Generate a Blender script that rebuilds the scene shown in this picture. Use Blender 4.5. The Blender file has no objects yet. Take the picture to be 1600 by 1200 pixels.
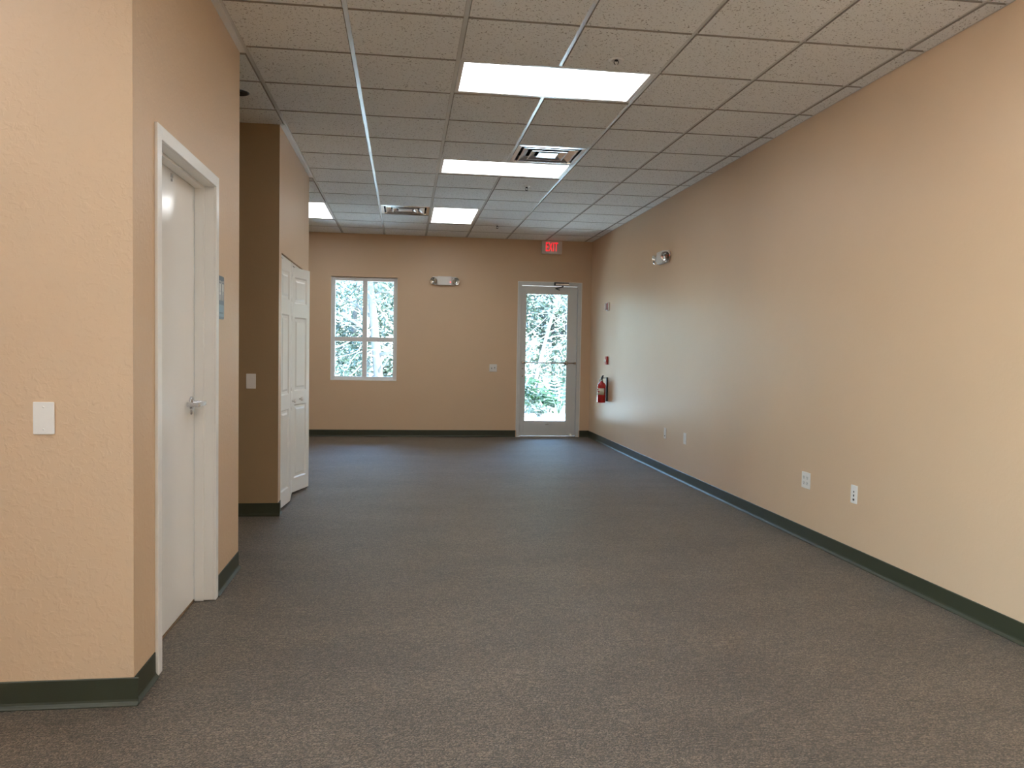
import bpy, bmesh, math, random
import numpy as np
from mathutils import Vector, Matrix, Euler
PI = math.pi
scene = bpy.context.scene
COL = scene.collection
random.seed(7)

# ------------------------------------------------------------------ camera
CAM_H = 1.3224
cam_d = bpy.data.cameras.new('camera')
cam_d.sensor_fit = 'HORIZONTAL'
cam_d.sensor_width = 36.0
cam_d.lens = 36.0 * 1238.64 / 1600.0
cam_d.clip_start = 0.02
cam_d.clip_end = 300
cam = bpy.data.objects.new('camera', cam_d)
COL.objects.link(cam)
def cam_matrix(yaw, pitch, roll, h):
    fw = Vector((math.sin(yaw) * math.cos(pitch), math.cos(yaw) * math.cos(pitch), math.sin(pitch)))
    r0 = Vector((math.cos(yaw), -math.sin(yaw), 0))
    u0 = r0.cross(fw)
    r = math.cos(roll) * r0 + math.sin(roll) * u0
    u = -math.sin(roll) * r0 + math.cos(roll) * u0
    m = Matrix((r, u, -fw)).transposed().to_4x4()
    m.translation = Vector((0, 0, h))
    return m
cam.matrix_world = cam_matrix(0.13516, -0.04154, 0.01755, CAM_H)
scene.camera = cam

# ------------------------------------------------------------------ look, sky, sun
vs = scene.view_settings
vs.view_transform = 'Standard'
vs.look = 'None'
vs.exposure = 0.14
vs.gamma = 1.0
vs.use_curve_mapping = False
scene.cycles.use_denoising = True
scene.cycles.max_bounces = 12
scene.cycles.diffuse_bounces = 8
scene.cycles.glossy_bounces = 4
scene.cycles.transparent_max_bounces = 16
scene.cycles.sample_clamp_indirect = 12

LAMP = 7.6          # radiance of the ceiling light lenses
LAMP_COL = (0.98, 1.0, 1.0)
SKY = 5.5          # strength of the daylight sky
SUN = 38.0

world = bpy.data.worlds.new('sky')
scene.world = world
world.use_nodes = True
wn = world.node_tree
wn.nodes.clear()
w_out = wn.nodes.new('ShaderNodeOutputWorld')
w_bg = wn.nodes.new('ShaderNodeBackground')
w_sky = wn.nodes.new('ShaderNodeTexSky')
w_sky.sky_type = 'NISHITA'
w_sky.sun_disc = False
w_sky.sun_elevation = math.radians(50)
w_sky.sun_rotation = math.radians(115)
w_sky.dust_density = 2.0
w_bg.inputs['Strength'].default_value = SKY
wn.links.new(w_sky.outputs['Color'], w_bg.inputs['Color'])
wn.links.new(w_bg.outputs['Background'], w_out.inputs['Surface'])

sun_d = bpy.data.lights.new('sun', 'SUN')
sun_d.energy = SUN
sun_d.angle = math.radians(0.6)
sun_d.color = (1.0, 0.95, 0.87)
sun = bpy.data.objects.new('sun', sun_d)
COL.objects.link(sun)
sun.rotation_euler = Vector((-0.72, 0.06, -0.74)).to_track_quat('-Z', 'Y').to_euler()

# ------------------------------------------------------------------ room numbers
T = 0.6096
ZC = 3.033            # underside of the ceiling grid
XA, Y0 = -0.3171, 4.131
XR, YF, XL = 2.860, 12.069, -0.971
YL0, YL1, YA, YC = 3.02, 4.861, 6.352, 8.25
YB = -3.2             # wall behind the camera
XFL = -3.3            # left end of the far part
XNL = -4.2            # left end of the near part
XAL = -2.8            # left end of the side recess

# ------------------------------------------------------------------ materials
def new_mat(name):
    m = bpy.data.materials.new(name)
    m.use_nodes = True
    nt = m.node_tree
    return m, nt, nt.nodes['Principled BSDF']
def N(nt, t, **kw):
    n = nt.nodes.new(t)
    for k, v in kw.items():
        setattr(n, k, v)
    return n
def plain(name, col, rough=0.5, metal=0.0, spec=0.5, var=0.04, scale=40.0, bump=0.0, coat=0.0):
    """a principled surface with a slight procedural variation of tone"""
    m, nt, b = new_mat(name)
    tc = N(nt, 'ShaderNodeTexCoord')
    nz = N(nt, 'ShaderNodeTexNoise')
    nz.inputs['Scale'].default_value = scale
    nz.inputs['Detail'].default_value = 4
    nt.links.new(tc.outputs['Object'], nz.inputs['Vector'])
    mx = N(nt, 'ShaderNodeMix', data_type='RGBA')
    mx.inputs[6].default_value = (*[c * (1 - var) for c in col], 1)
    mx.inputs[7].default_value = (*[min(1, c * (1 + var)) for c in col], 1)
    nt.links.new(nz.outputs['Fac'], mx.inputs[0])
    nt.links.new(mx.outputs[2], b.inputs['Base Color'])
    b.inputs['Roughness'].default_value = rough
    b.inputs['Metallic'].default_value = metal
    b.inputs['Specular IOR Level'].default_value = spec
    b.inputs['Coat Weight'].default_value = coat
    if bump > 0:
        bp = N(nt, 'ShaderNodeBump')
        bp.inputs['Strength'].default_value = bump
        bp.inputs['Distance'].default_value = 0.002
        nt.links.new(nz.outputs['Fac'], bp.inputs['Height'])
        nt.links.new(bp.outputs['Normal'], b.inputs['Normal'])
    return m
def glow(name, col, strength, base=(0.8, 0.8, 0.8)):
    m, nt, b = new_mat(name)
    b.inputs['Base Color'].default_value = (*base, 1)
    b.inputs['Emission Color'].default_value = (*col, 1)
    b.inputs['Emission Strength'].default_value = strength
    b.inputs['Roughness'].default_value = 0.4
    return m
def glass_mat(name, tint=(0.93, 0.97, 0.96)):
    m, nt, b = new_mat(name)
    nt.nodes.remove(b)
    out = nt.nodes['Material Output']
    tr = N(nt, 'ShaderNodeBsdfTransparent')
    tr.inputs['Color'].default_value = (*tint, 1)
    gl = N(nt, 'ShaderNodeBsdfGlossy')
    gl.inputs['Roughness'].default_value = 0.02
    fr = N(nt, 'ShaderNodeFresnel')
    fr.inputs['IOR'].default_value = 1.45
    mix = N(nt, 'ShaderNodeMixShader')
    nt.links.new(fr.outputs['Fac'], mix.inputs['Fac'])
    nt.links.new(tr.outputs['BSDF'], mix.inputs[1])
    nt.links.new(gl.outputs['BSDF'], mix.inputs[2])
    nt.links.new(mix.outputs['Shader'], out.inputs['Surface'])
    return m
def wall_mat(name, col, peel_depth=0.26):
    m, nt, b = new_mat(name)
    tc = N(nt, 'ShaderNodeTexCoord')
    big = N(nt, 'ShaderNodeTexNoise')
    big.inputs['Scale'].default_value = 2.2
    big.inputs['Detail'].default_value = 5
    peel = N(nt, 'ShaderNodeTexNoise')
    peel.inputs['Scale'].default_value = 42
    peel.inputs['Detail'].default_value = 3
    peel.inputs['Distortion'].default_value = 0.6
    for n in (big, peel):
        nt.links.new(tc.outputs['Object'], n.inputs['Vector'])
    mx = N(nt, 'ShaderNodeMix', data_type='RGBA')
    mx.inputs[6].default_value = (*[c * 0.97 for c in col], 1)
    mx.inputs[7].default_value = (*[c * 1.03 for c in col], 1)
    nt.links.new(big.outputs['Fac'], mx.inputs[0])
    nt.links.new(mx.outputs[2], b.inputs['Base Color'])
    rm = N(nt, 'ShaderNodeMapRange')
    rm.inputs['From Min'].default_value = 0.48
    rm.inputs['From Max'].default_value = 0.72
    nt.links.new(peel.outputs['Fac'], rm.inputs['Value'])
    bp = N(nt, 'ShaderNodeBump')
    bp.inputs['Strength'].default_value = peel_depth
    bp.inputs['Distance'].default_value = 0.004
    nt.links.new(rm.outputs['Result'], bp.inputs['Height'])
    nt.links.new(bp.outputs['Normal'], b.inputs['Normal'])
    b.inputs['Roughness'].default_value = 0.42
    b.inputs['Specular IOR Level'].default_value = 0.5
    return m
def tile_mat():
    m, nt, b = new_mat('ceiling_tile')
    tc = N(nt, 'ShaderNodeTexCoord')
    nz = N(nt, 'ShaderNodeTexNoise')
    nz.inputs['Scale'].default_value = 95
    nz.inputs['Detail'].default_value = 2.5
    nz.inputs['Distortion'].default_value = 0.8
    fine = N(nt, 'ShaderNodeTexNoise')
    fine.inputs['Scale'].default_value = 420
    for n in (nz, fine):
        nt.links.new(tc.outputs['Object'], n.inputs['Vector'])
    rp = N(nt, 'ShaderNodeMapRange')
    rp.inputs['From Min'].default_value = 0.61
    rp.inputs['From Max'].default_value = 0.67
    nt.links.new(nz.outputs['Fac'], rp.inputs['Value'])
    mx = N(nt, 'ShaderNodeMix', data_type='RGBA')
    mx.inputs[6].default_value = (0.90, 0.905, 0.885, 1)
    mx.inputs[7].default_value = (0.30, 0.27, 0.23, 1)
    nt.links.new(rp.outputs['Result'], mx.inputs[0])
    m2 = N(nt, 'ShaderNodeMix', data_type='RGBA', blend_type='MULTIPLY')
    m2.inputs[0].default_value = 0.12
    nt.links.new(mx.outputs[2], m2.inputs[6])
    nt.links.new(fine.outputs['Fac'], m2.inputs[7])
    nt.links.new(m2.outputs[2], b.inputs['Base Color'])
    bp = N(nt, 'ShaderNodeBump', invert=True)
    bp.inputs['Strength'].default_value = 0.5
    bp.inputs['Distance'].default_value = 0.003
    nt.links.new(rp.outputs['Result'], bp.inputs['Height'])
    nt.links.new(bp.outputs['Normal'], b.inputs['Normal'])
    b.inputs['Roughness'].default_value = 0.9
    b.inputs['Specular IOR Level'].default_value = 0.15
    return m
def carpet_mat():
    m, nt, b = new_mat('loop_carpet')
    tc = N(nt, 'ShaderNodeTexCoord')
    def noise(sx, sy, detail=2.0, dist=0.0):
        mp = N(nt, 'ShaderNodeMapping')
        mp.inputs['Scale'].default_value = (sx, sy, 1)
        nt.links.new(tc.outputs['Object'], mp.inputs['Vector'])
        n = N(nt, 'ShaderNodeTexNoise')
        n.inputs['Scale'].default_value = 1.0
        n.inputs['Detail'].default_value = detail
        n.inputs['Distortion'].default_value = dist
        nt.links.new(mp.outputs['Vector'], n.inputs['Vector'])
        return n
    mp = N(nt, 'ShaderNodeMapping')
    mp.inputs['Scale'].default_value = (190, 230, 1)
    nt.links.new(tc.outputs['Object'], mp.inputs['Vector'])
    vo = N(nt, 'ShaderNodeTexVoronoi')
    vo.inputs['Scale'].default_value = 1.0
    vo.inputs['Randomness'].default_value = 0.75
    nt.links.new(mp.outputs['Vector'], vo.inputs['Vector'])
    streak = noise(9, 150, 3, 0.3)
    mid = noise(40, 70, 3)
    cloud = noise(1.2, 2.5, 4)
    sep = N(nt, 'ShaderNodeSeparateColor')
    nt.links.new(vo.outputs['Color'], sep.inputs['Color'])
    def math_(op, a, bb):
        n = N(nt, 'ShaderNodeMath', operation=op)
        for i, v in enumerate((a, bb)):
            if isinstance(v, (int, float)):
                n.inputs[i].default_value = v
            else:
                nt.links.new(v, n.inputs[i])
        return n.outputs[0]
    a = math_('MULTIPLY', sep.outputs[0], 0.42)
    c = math_('MULTIPLY', streak.outputs['Fac'], 0.42)
    d = math_('MULTIPLY', mid.outputs['Fac'], 0.20)
    e = math_('MULTIPLY', cloud.outputs['Fac'], 0.22)
    s = math_('ADD', math_('ADD', a, c), math_('ADD', d, e))
    rm = N(nt, 'ShaderNodeMapRange')
    rm.inputs['From Min'].default_value = 0.33
    rm.inputs['From Max'].default_value = 0.92
    nt.links.new(s, rm.inputs['Value'])
    cr = N(nt, 'ShaderNodeValToRGB')
    cr.color_ramp.elements[0].color = (0.018, 0.014, 0.010, 1)
    cr.color_ramp.elements[1].color = (0.300, 0.235, 0.168, 1)
    el = cr.color_ramp.elements.new(0.5)
    el.color = (0.082, 0.063, 0.044, 1)
    nt.links.new(rm.outputs['Result'], cr.inputs['Fac'])
    nt.links.new(cr.outputs['Color'], b.inputs['Base Color'])
    bp = N(nt, 'ShaderNodeBump', invert=True)
    bp.inputs['Strength'].default_value = 0.6
    bp.inputs['Distance'].default_value = 0.004
    nt.links.new(vo.outputs['Distance'], bp.inputs['Height'])
    nt.links.new(bp.outputs['Normal'], b.inputs['Normal'])
    b.inputs['Roughness'].default_value = 0.50
    b.inputs['Specular IOR Level'].default_value = 0.62
    b.inputs['Sheen Weight'].default_value = 0.12
    b.inputs['Sheen Roughness'].default_value = 0.4
    return m
def leaf_mat(name, c1, c2):
    m, nt, b = new_mat(name)
    nt.nodes.remove(b)
    out = nt.nodes['Material Output']
    gi = N(nt, 'ShaderNodeNewGeometry')
    cr = N(nt, 'ShaderNodeMix', data_type='RGBA')
    cr.inputs[6].default_value = (*c1, 1)
    cr.inputs[7].default_value = (*c2, 1)
    nt.links.new(gi.outputs['Random Per Island'], cr.inputs[0])
    df = N(nt, 'ShaderNodeBsdfDiffuse')
    tl = N(nt, 'ShaderNodeBsdfTranslucent')
    gl = N(nt, 'ShaderNodeBsdfGlossy')
    gl.inputs['Roughness'].default_value = 0.35
    gl.inputs['Color'].default_value = (0.9, 0.95, 1.0, 1)
    for n in (df, tl):
        nt.links.new(cr.outputs[2], n.inputs['Color'])
    m1 = N(nt, 'ShaderNodeMixShader')
    m1.inputs['Fac'].default_value = 0.40
    nt.links.new(df.outputs[0], m1.inputs[1])
    nt.links.new(tl.outputs[0], m1.inputs[2])
    m2 = N(nt, 'ShaderNodeMixShader')
    m2.inputs['Fac'].default_value = 0.12
    nt.links.new(m1.outputs[0], m2.inputs[1])
    nt.links.new(gl.outputs[0], m2.inputs[2])
    nt.links.new(m2.outputs[0], out.inputs['Surface'])
    return m

M_WALL = wall_mat('beige_wall_paint', (0.69, 0.50, 0.33))
M_WALL_SMOOTH = wall_mat('smooth_beige_wall_paint', (0.69, 0.50, 0.33), 0.07)
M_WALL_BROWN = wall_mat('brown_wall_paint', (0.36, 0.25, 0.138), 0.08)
M_TILE = tile_mat()
M_TILE_EDGE = plain('tile_edge_gap_shade', (0.36, 0.33, 0.285), 0.95, spec=0.1, var=0.15, scale=60)
M_GRID = plain('white_grid_metal', (0.80, 0.80, 0.77), 0.25, spec=0.8, var=0.02)
M_CARPET = carpet_mat()
M_BASE = plain('dark_green_vinyl', (0.036, 0.041, 0.022), 0.42, spec=0.5, var=0.1, scale=6)
M_WHITE = plain('white_semi_gloss_paint', (0.90, 0.90, 0.885), 0.28, spec=0.5, var=0.015, scale=12)
M_DOOR = plain('white_gloss_door', (0.90, 0.90, 0.885), 0.16, spec=0.5, var=0.01, scale=8)
M_BIFOLD = plain('white_moulded_panel', (0.89, 0.885, 0.85), 0.32, spec=0.5, var=0.015)
M_ALU = plain('grey_white_aluminium', (0.66, 0.68, 0.68), 0.35, metal=0.15, var=0.02)
M_VINYL = plain('white_vinyl', (0.80, 0.80, 0.79), 0.35, var=0.01)
M_PLATE = plain('white_plastic_plate', (0.86, 0.84, 0.81), 0.3, var=0.01)
M_PLATE2 = plain('grey_white_plastic', (0.78, 0.77, 0.74), 0.3, var=0.01)
M_DARK = plain('dark_slot', (0.015, 0.014, 0.013), 0.6, var=0.05)
M_STEEL = plain('satin_chrome', (0.62, 0.62, 0.64), 0.26, metal=1.0, var=0.03)
M_BRONZE = plain('dark_grey_metal', (0.05, 0.055, 0.06), 0.3, metal=0.4)
M_MIRROR = plain('bright_chrome', (0.85, 0.86, 0.87), 0.06, metal=1.0, var=0.02)
M_VENT = plain('polished_aluminium', (0.80, 0.79, 0.79), 0.20, metal=1.0, var=0.04, scale=9, bump=0.25)
M_DUCT = plain('black_duct', (0.012, 0.012, 0.012), 0.8)
M_LENS = glow('light_lens', LAMP_COL, LAMP, (0.9, 0.9, 0.9))
M_FIXT = plain('white_fixture_enamel', (0.84, 0.83, 0.80), 0.3, var=0.01)
M_RED = plain('red_enamel', (0.46, 0.012, 0.015), 0.22, spec=0.6, var=0.06, coat=0.3)
M_REDPL = plain('red_plastic', (0.38, 0.02, 0.02), 0.35)
M_LABEL = plain('cream_label', (0.72, 0.68, 0.55), 0.5, var=0.05, scale=60)
M_BLACK = plain('black_rubber', (0.018, 0.018, 0.018), 0.5)
M_EXIT = glow('red_exit_letters', (1.0, 0.012, 0.03), 1.3, (0.5, 0.02, 0.02))
M_LED = glow('red_indicator', (1.0, 0.05, 0.04), 9.0, (0.6, 0.05, 0.05))
M_SIGN = plain('slate_blue_sign', (0.075, 0.115, 0.170), 0.3, var=0.05)
M_SIGN2 = plain('pale_blue_sign_band', (0.20, 0.30, 0.40), 0.3, var=0.05)
M_GLASS2 = glass_mat('added_window_glass', (0.95, 0.95, 0.93))
M_GLASS = glass_mat('tinted_window_glass', (0.80, 0.92, 0.97))
M_CLEAR = glass_mat('clear_lens', (0.96, 0.97, 0.97))
M_WOOD = plain('brown_threshold', (0.26, 0.17, 0.10), 0.5, var=0.15, scale=30)
M_STUCCO = plain('pale_stucco', (0.62, 0.58, 0.50), 0.9, var=0.05, scale=20, bump=0.3)
M_PAVE = plain('pale_concrete', (0.66, 0.66, 0.62), 0.9, var=0.12, scale=3)
M_FORE = plain('warm_concrete', (0.58, 0.49, 0.38), 0.9, var=0.12, scale=3)
M_SOIL = plain('leaf_litter', (0.20, 0.16, 0.11), 0.95, var=0.4, scale=9, bump=0.6)
M_BARK = plain('grey_bark', (0.10, 0.095, 0.09), 0.85, var=0.35, scale=14, bump=0.8)
M_BARK2 = plain('pale_bark', (0.30, 0.27, 0.22), 0.85, var=0.25, scale=14, bump=0.8)
M_LEAF = leaf_mat('mid_green_leaf', (0.024, 0.050, 0.026), (0.058, 0.082, 0.045))
M_LEAF2 = leaf_mat('pale_green_leaf', (0.040, 0.068, 0.038), (0.095, 0.115, 0.072))
M_LEAF3 = leaf_mat('deep_green_leaf', (0.012, 0.046, 0.014), (0.028, 0.076, 0.024))

# ------------------------------------------------------------------ mesh helpers
class MB:
    def __init__(self):
        self.v, self.f, self.smooth = [], [], []
    def add(self, vs, fs, smooth=False):
        n = len(self.v)
        self.v += [tuple(p) for p in vs]
        self.f += [tuple(i + n for i in q) for q in fs]
        self.smooth += [smooth] * len(fs)
        return self
    def box(self, x0, x1, y0, y1, z0, z1, mat=None):
        p = [(x, y, z) for z in (z0, z1) for y in (y0, y1) for x in (x0, x1)]
        if mat is not None:
            p = [mat @ Vector(q) for q in p]
        return self.add(p, [(0, 2, 3, 1), (4, 5, 7, 6), (0, 1, 5, 4), (2, 6, 7, 3), (0, 4, 6, 2), (1, 3, 7, 5)])
    def prism(self, poly, axis, a, b):
        """extrude a closed 2D outline along an axis ('x','y','z') from a to b"""
        def P(u, w, t):
            return {'x': (t, u, w), 'y': (u, t, w), 'z': (u, w, t)}[axis]
        n = len(poly)
        vs = [P(u, w, a) for u, w in poly] + [P(u, w, b) for u, w in poly]
        fs = [tuple(range(n)), tuple(range(2 * n - 1, n - 1, -1))]
        fs += [(i, i + n, (i + 1) % n + n, (i + 1) % n) for i in range(n)]
        return self.add(vs, fs)
    def lathe(self, prof, n=24, mat=None, smooth=True):
        """profile of (radius, z) turned about z"""
        vs, fs = [], []
        for r, z in prof:
            for k in range(n):
                a = 2 * PI * k / n
                vs.append((r * math.cos(a), r * math.sin(a), z))
        for i in range(len(prof) - 1):
            for k in range(n):
                fs.append((i * n + k, i * n + (k + 1) % n, (i + 1) * n + (k + 1) % n, (i + 1) * n + k))
        fs.append(tuple(range(n - 1, -1, -1)))
        m = (len(prof) - 1) * n
        fs.append(tuple(range(m, m + n)))
        if mat is not None:
            vs = [mat @ Vector(q) for q in vs]
        return self.add(vs, fs, smooth)
    def tube(self, pts, rad, n=8, smooth=True):
        pts = [Vector(p) for p in pts]
        if isinstance(rad, (int, float)):
            rad = [rad] * len(pts)
        vs, fs = [], []
        for i, p in enumerate(pts):
            d = (pts[min(i + 1, len(pts) - 1)] - pts[max(i - 1, 0)]).normalized()
            ref = Vector((0, 0, 1)) if abs(d.z) < 0.9 else Vector((1, 0, 0))
            a = d.cross(ref).normalized()
            b = d.cross(a)
            for k in range(n):
                t = 2 * PI * k / n
                vs.append(p + rad[i] * (math.cos(t) * a + math.sin(t) * b))
        for i in range(len(pts) - 1):
            for k in range(n):
                fs.append((i * n + k, i * n + (k + 1) % n, (i + 1) * n + (k + 1) % n, (i + 1) * n + k))
        fs.append(tuple(range(n - 1, -1, -1)))
        m = (len(pts) - 1) * n
        fs.append(tuple(range(m, m + n)))
        return self.add(vs, fs, smooth)
    def build(self, name, mat, parent=None, bevel=0.0, seg=2):
        me = bpy.data.meshes.new(name)
        me.from_pydata(self.v, [], self.f)
        bm = bmesh.new()
        bm.from_mesh(me)
        bmesh.ops.recalc_face_normals(bm, faces=bm.faces)
        bm.to_mesh(me)
        bm.free()
        me.polygons.foreach_set('use_smooth', self.smooth)
        me.materials.append(mat)
        o = bpy.data.objects.new(name, me)
        COL.objects.link(o)
        if parent is not None:
            o.parent = parent
        if bevel > 0:
            md = o.modifiers.new('bevel', 'BEVEL')
            md.width = bevel
            md.segments = seg
            md.limit_method = 'ANGLE'
        return o
def box(*a):
    return MB().box(*a)
def rrect(w, h, r, cx=0.0, cy=0.0, n=4):
    out = []
    for sx, sy, a0 in ((1, 1, 0), (-1, 1, 90), (-1, -1, 180), (1, -1, 270)):
        for k in range(n + 1):
            a = math.radians(a0 + 90 * k / n)
            out.append((cx + sx * (w / 2 - r) + r * math.cos(a), cy + sy * (h / 2 - r) + r * math.sin(a)))
    return out
def tag(o, label, cat, group=None, kind=None):
    o['label'] = label
    o['category'] = cat
    if group:
        o['group'] = group
    if kind:
        o['kind'] = kind
    return o
def thing(name, label, cat, loc, rz=0.0, group=None, kind=None):
    o = bpy.data.objects.new(name, None)
    o.empty_display_size = 0.1
    COL.objects.link(o)
    o.location = loc
    o.rotation_euler = (0, 0, rz)
    return tag(o, label, cat, group, kind)
def struct(o, label, cat):
    return tag(o, label, cat, kind='structure')
def dup(src, loc, label, rz=None, group=None):
    r = src.copy()
    COL.objects.link(r)
    r.location = loc
    if rz is not None:
        r.rotation_euler = (0, 0, rz)
    r['label'] = label
    if group:
        r['group'] = group
    for ch in list(src.children):
        c = ch.copy()
        COL.objects.link(c)
        c.parent = r
        for g in list(ch.children):
            d = g.copy()
            COL.objects.link(d)
            d.parent = c
    return r
RW, LW = -PI / 2, PI / 2      # turned so that local -y points off the right / left wall

# ------------------------------------------------------------------ floor and walls
f = MB()
f.box(XNL, XR, YB, YF + 0.2, -0.10, 0.0)
struct(f.build('floor', M_CARPET), 'brown grey loop pile carpet covering the whole floor', 'floor')

ZT = 3.30
struct(box(XR, XR + 0.2, YB - 0.2, YF + 0.2, -0.1, ZT).build('wall_right', M_WALL_SMOOTH),
       'long plain beige wall down the right side of the room', 'wall')

def holed_x(x0, x1, y0, y1, holes, z0=-0.1, z1=ZT):
    """wall running along x with rectangular openings (xa, xb, za, zb)"""
    m = MB()
    x = x0
    for xa, xb, za, zb in sorted(holes):
        m.box(x, xa, y0, y1, z0, z1)
        if za > z0:
            m.box(xa, xb, y0, y1, z0, za)
        m.box(xa, xb, y0, y1, zb, z1)
        x = xb
    return m.box(x, x1, y0, y1, z0, z1)
def holed_y(y0, y1, x0, x1, holes, z0=-0.1, z1=ZT):
    m = MB()
    y = y0
    for ya, yb, za, zb in sorted(holes):
        m.box(x0, x1, y, ya, z0, z1)
        if za > z0:
            m.box(x0, x1, ya, yb, z0, za)
        m.box(x0, x1, ya, yb, zb, z1)
        y = yb
    return m.box(x0, x1, y, y1, z0, z1)

WX0, WX1, WZ0, WZ1 = -1.094, -0.118, 0.842, 2.388        # window opening
DX0, DX1, DZ1 = 1.716, 2.700, 2.385                        # exit door opening
struct(holed_x(XFL, XR, YF, YF + 0.2, [(WX0, WX1, WZ0, WZ1), (DX0, DX1, -0.02, DZ1)]).build('wall_far', M_WALL_SMOOTH),
       'beige far wall holding the window and the glass door', 'wall')
struct(box(XNL, XL - 0.14, YL0, YL0 + 0.14, -0.1, ZT).build('wall_left', M_WALL),
       'beige wall at the left edge of the photo facing the camera, with a blank plate', 'wall')
RD0, RD1, RDZ = 3.268, 4.296, 2.186                        # restroom door frame, outside sizes
struct(holed_y(YL0, YL1, XL - 0.14, XL, [(RD0 + 0.03, RD1 - 0.03, -0.02, RDZ - 0.03)]).build('wall_left_door', M_WALL),
       'beige wall around the white door on the left', 'wall')
struct(box(XAL, XL - 0.14, YL1 - 0.14, YL1, -0.1, ZT).build('wall_recess_near', M_WALL),
       'hidden near side of the recess behind the white door', 'wall')
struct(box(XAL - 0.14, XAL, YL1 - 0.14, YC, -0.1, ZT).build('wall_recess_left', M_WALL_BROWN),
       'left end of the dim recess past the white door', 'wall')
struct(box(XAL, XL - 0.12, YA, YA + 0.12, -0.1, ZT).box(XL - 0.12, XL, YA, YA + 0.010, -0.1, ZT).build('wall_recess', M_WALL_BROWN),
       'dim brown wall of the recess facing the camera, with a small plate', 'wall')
BF0, BF1, BFZ = 6.478, 7.985, 2.066
struct(holed_y(YA + 0.010, YC, XL - 0.12, XL, [(BF0, BF1, -0.02, BFZ)]).build('wall_left_closet', M_WALL_SMOOTH),
       'beige wall over and around the folding closet doors', 'wall')
struct(box(XFL, XL - 0.12, YC - 0.12, YC, -0.1, ZT).build('wall_closet_far', M_WALL_SMOOTH),
       'hidden far side of the closet', 'wall')
struct(box(XFL - 0.14, XFL, YC - 0.12, YF + 0.2, -0.1, ZT).build('wall_far_left', M_WALL_SMOOTH),
       'left end wall of the far part of the room', 'wall')
SWIN = [(-3.05, -1.1, 0.1, 2.8), (-0.9, 0.55, 0.1, 2.8)]  # openings for the unseen windows added to light the near walls
struct(holed_y(YB - 0.2, YL0 + 0.14, XNL - 0.14, XNL, SWIN).build('wall_near_left', M_WALL),
       'left end wall of the near part of the room', 'wall')
struct(box(XNL, XR, YB - 0.2, YB, -0.1, ZT).build('wall_back', M_WALL),
       'plain beige wall behind the camera', 'wall')
struct(box(XNL - 0.14, XR + 0.2, YB - 0.2, YF + 0.2, ZT, ZT + 0.15).build('roof', M_STUCCO),  # unseen slab put in to keep sky light from entering over the ceiling
       'unseen flat roof slab added above the suspended ceiling to block sky light', 'roof')

# ------------------------------------------------------------------ vinyl cove base
def cove(name, p, q, label):
    """cove base from p to q on the floor; the wall is on the left hand going p -> q"""
    p, q = Vector((*p, 0)), Vector((*q, 0))
    d = (q - p).normalized()
    out = Vector((d.y, -d.x, 0))
    prof = [(0.0, 0.0), (0.017, 0.0), (0.017, 0.003), (0.011, 0.008), (0.006, 0.014), (0.004, 0.022), (0.003, 0.098), (0.0, 0.1016)]
    m = MB()
    n = len(prof)
    vs = [s + out * (u + 0.0004) + Vector((0, 0, w + 0.0006)) for s in (p, q) for u, w in prof]
    fs = [tuple(range(n)), tuple(range(2 * n - 1, n - 1, -1))] + [(i, i + n, (i + 1) % n + n, (i + 1) % n) for i in range(n)]
    m.add(vs, fs)
    return struct(m.build(name, M_BASE), label, 'baseboard')
cove('baseboard_right', (XR, YF - 0.018), (XR, YB), 'dark green vinyl base along the right wall')
cove('baseboard_far', (DX1 + 0.012, YF), (XR, YF), 'short dark green base between the glass door and the right corner')
cove('baseboard_far_left', (XFL, YF), (DX0 - 0.012, YF), 'dark green base under the window along the far wall')
cove('baseboard_left', (XNL, YL0), (XL + 0.017, YL0), 'dark green base under the blank plate at the left edge of the photo')
cove('baseboard_door_near', (XL, YL0 + 0.001), (XL, RD0 - 0.002), 'stub of dark green base on the near side of the white door')
cove('baseboard_door_far', (XL, RD1 + 0.002), (XL, YL1), 'dark green base on the far side of the white door')
cove('baseboard_recess', (XAL, YA), (XL + 0.017, YA), 'dark base under the dim recess wall')
cove('baseboard_closet', (XL, YA + 0.001), (XL, BF0 - 0.002), 'stub of dark green base beside the folding closet doors')
cove('baseboard_closet_far', (XL, BF1 + 0.002), (XL, YC), 'stub of dark green base past the folding closet doors')

# ------------------------------------------------------------------ suspended ceiling
XZ = XA - T             # grid line running along the faces of the left walls
regions = [(XZ, XR, YB, YF), (XAL, XZ, YL1, YA), (XFL, XZ, YC, YF), (XNL, XZ, YB, YL0)]
FIX = {}                       # cells taken by fixtures
def take(c0, c1, r0, r1):
    for c in range(c0, c1):
        for r in range(r0, r1):
            FIX[(c, r)] = 1
lights = [(1, 3, 1, 2), (1, 3, 5, 6), (1, 2, 9, 11), (-2, -1, 9, 11),
          (1, 3, -3, -2), (1, 3, -6, -5), (1, 3, -9, -8), (3, 5, -4, -3), (-4, -2, -4, -3), (-4, -2, -7, -6), (-4, -2, -10, -9)]  # this row: unseen panels added to brighten the near walls and door
vents = [(2, 3, 4, 5), (0, 1, 9, 10)]
for a in lights + vents:
    take(*a)
tiles, grid = MB(), MB()
TE = 0.013                      # half the visible grid width
TY = 0.0105              # half the gap across the room, narrower
TB = 0.009                      # tile drop below the grid
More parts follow.
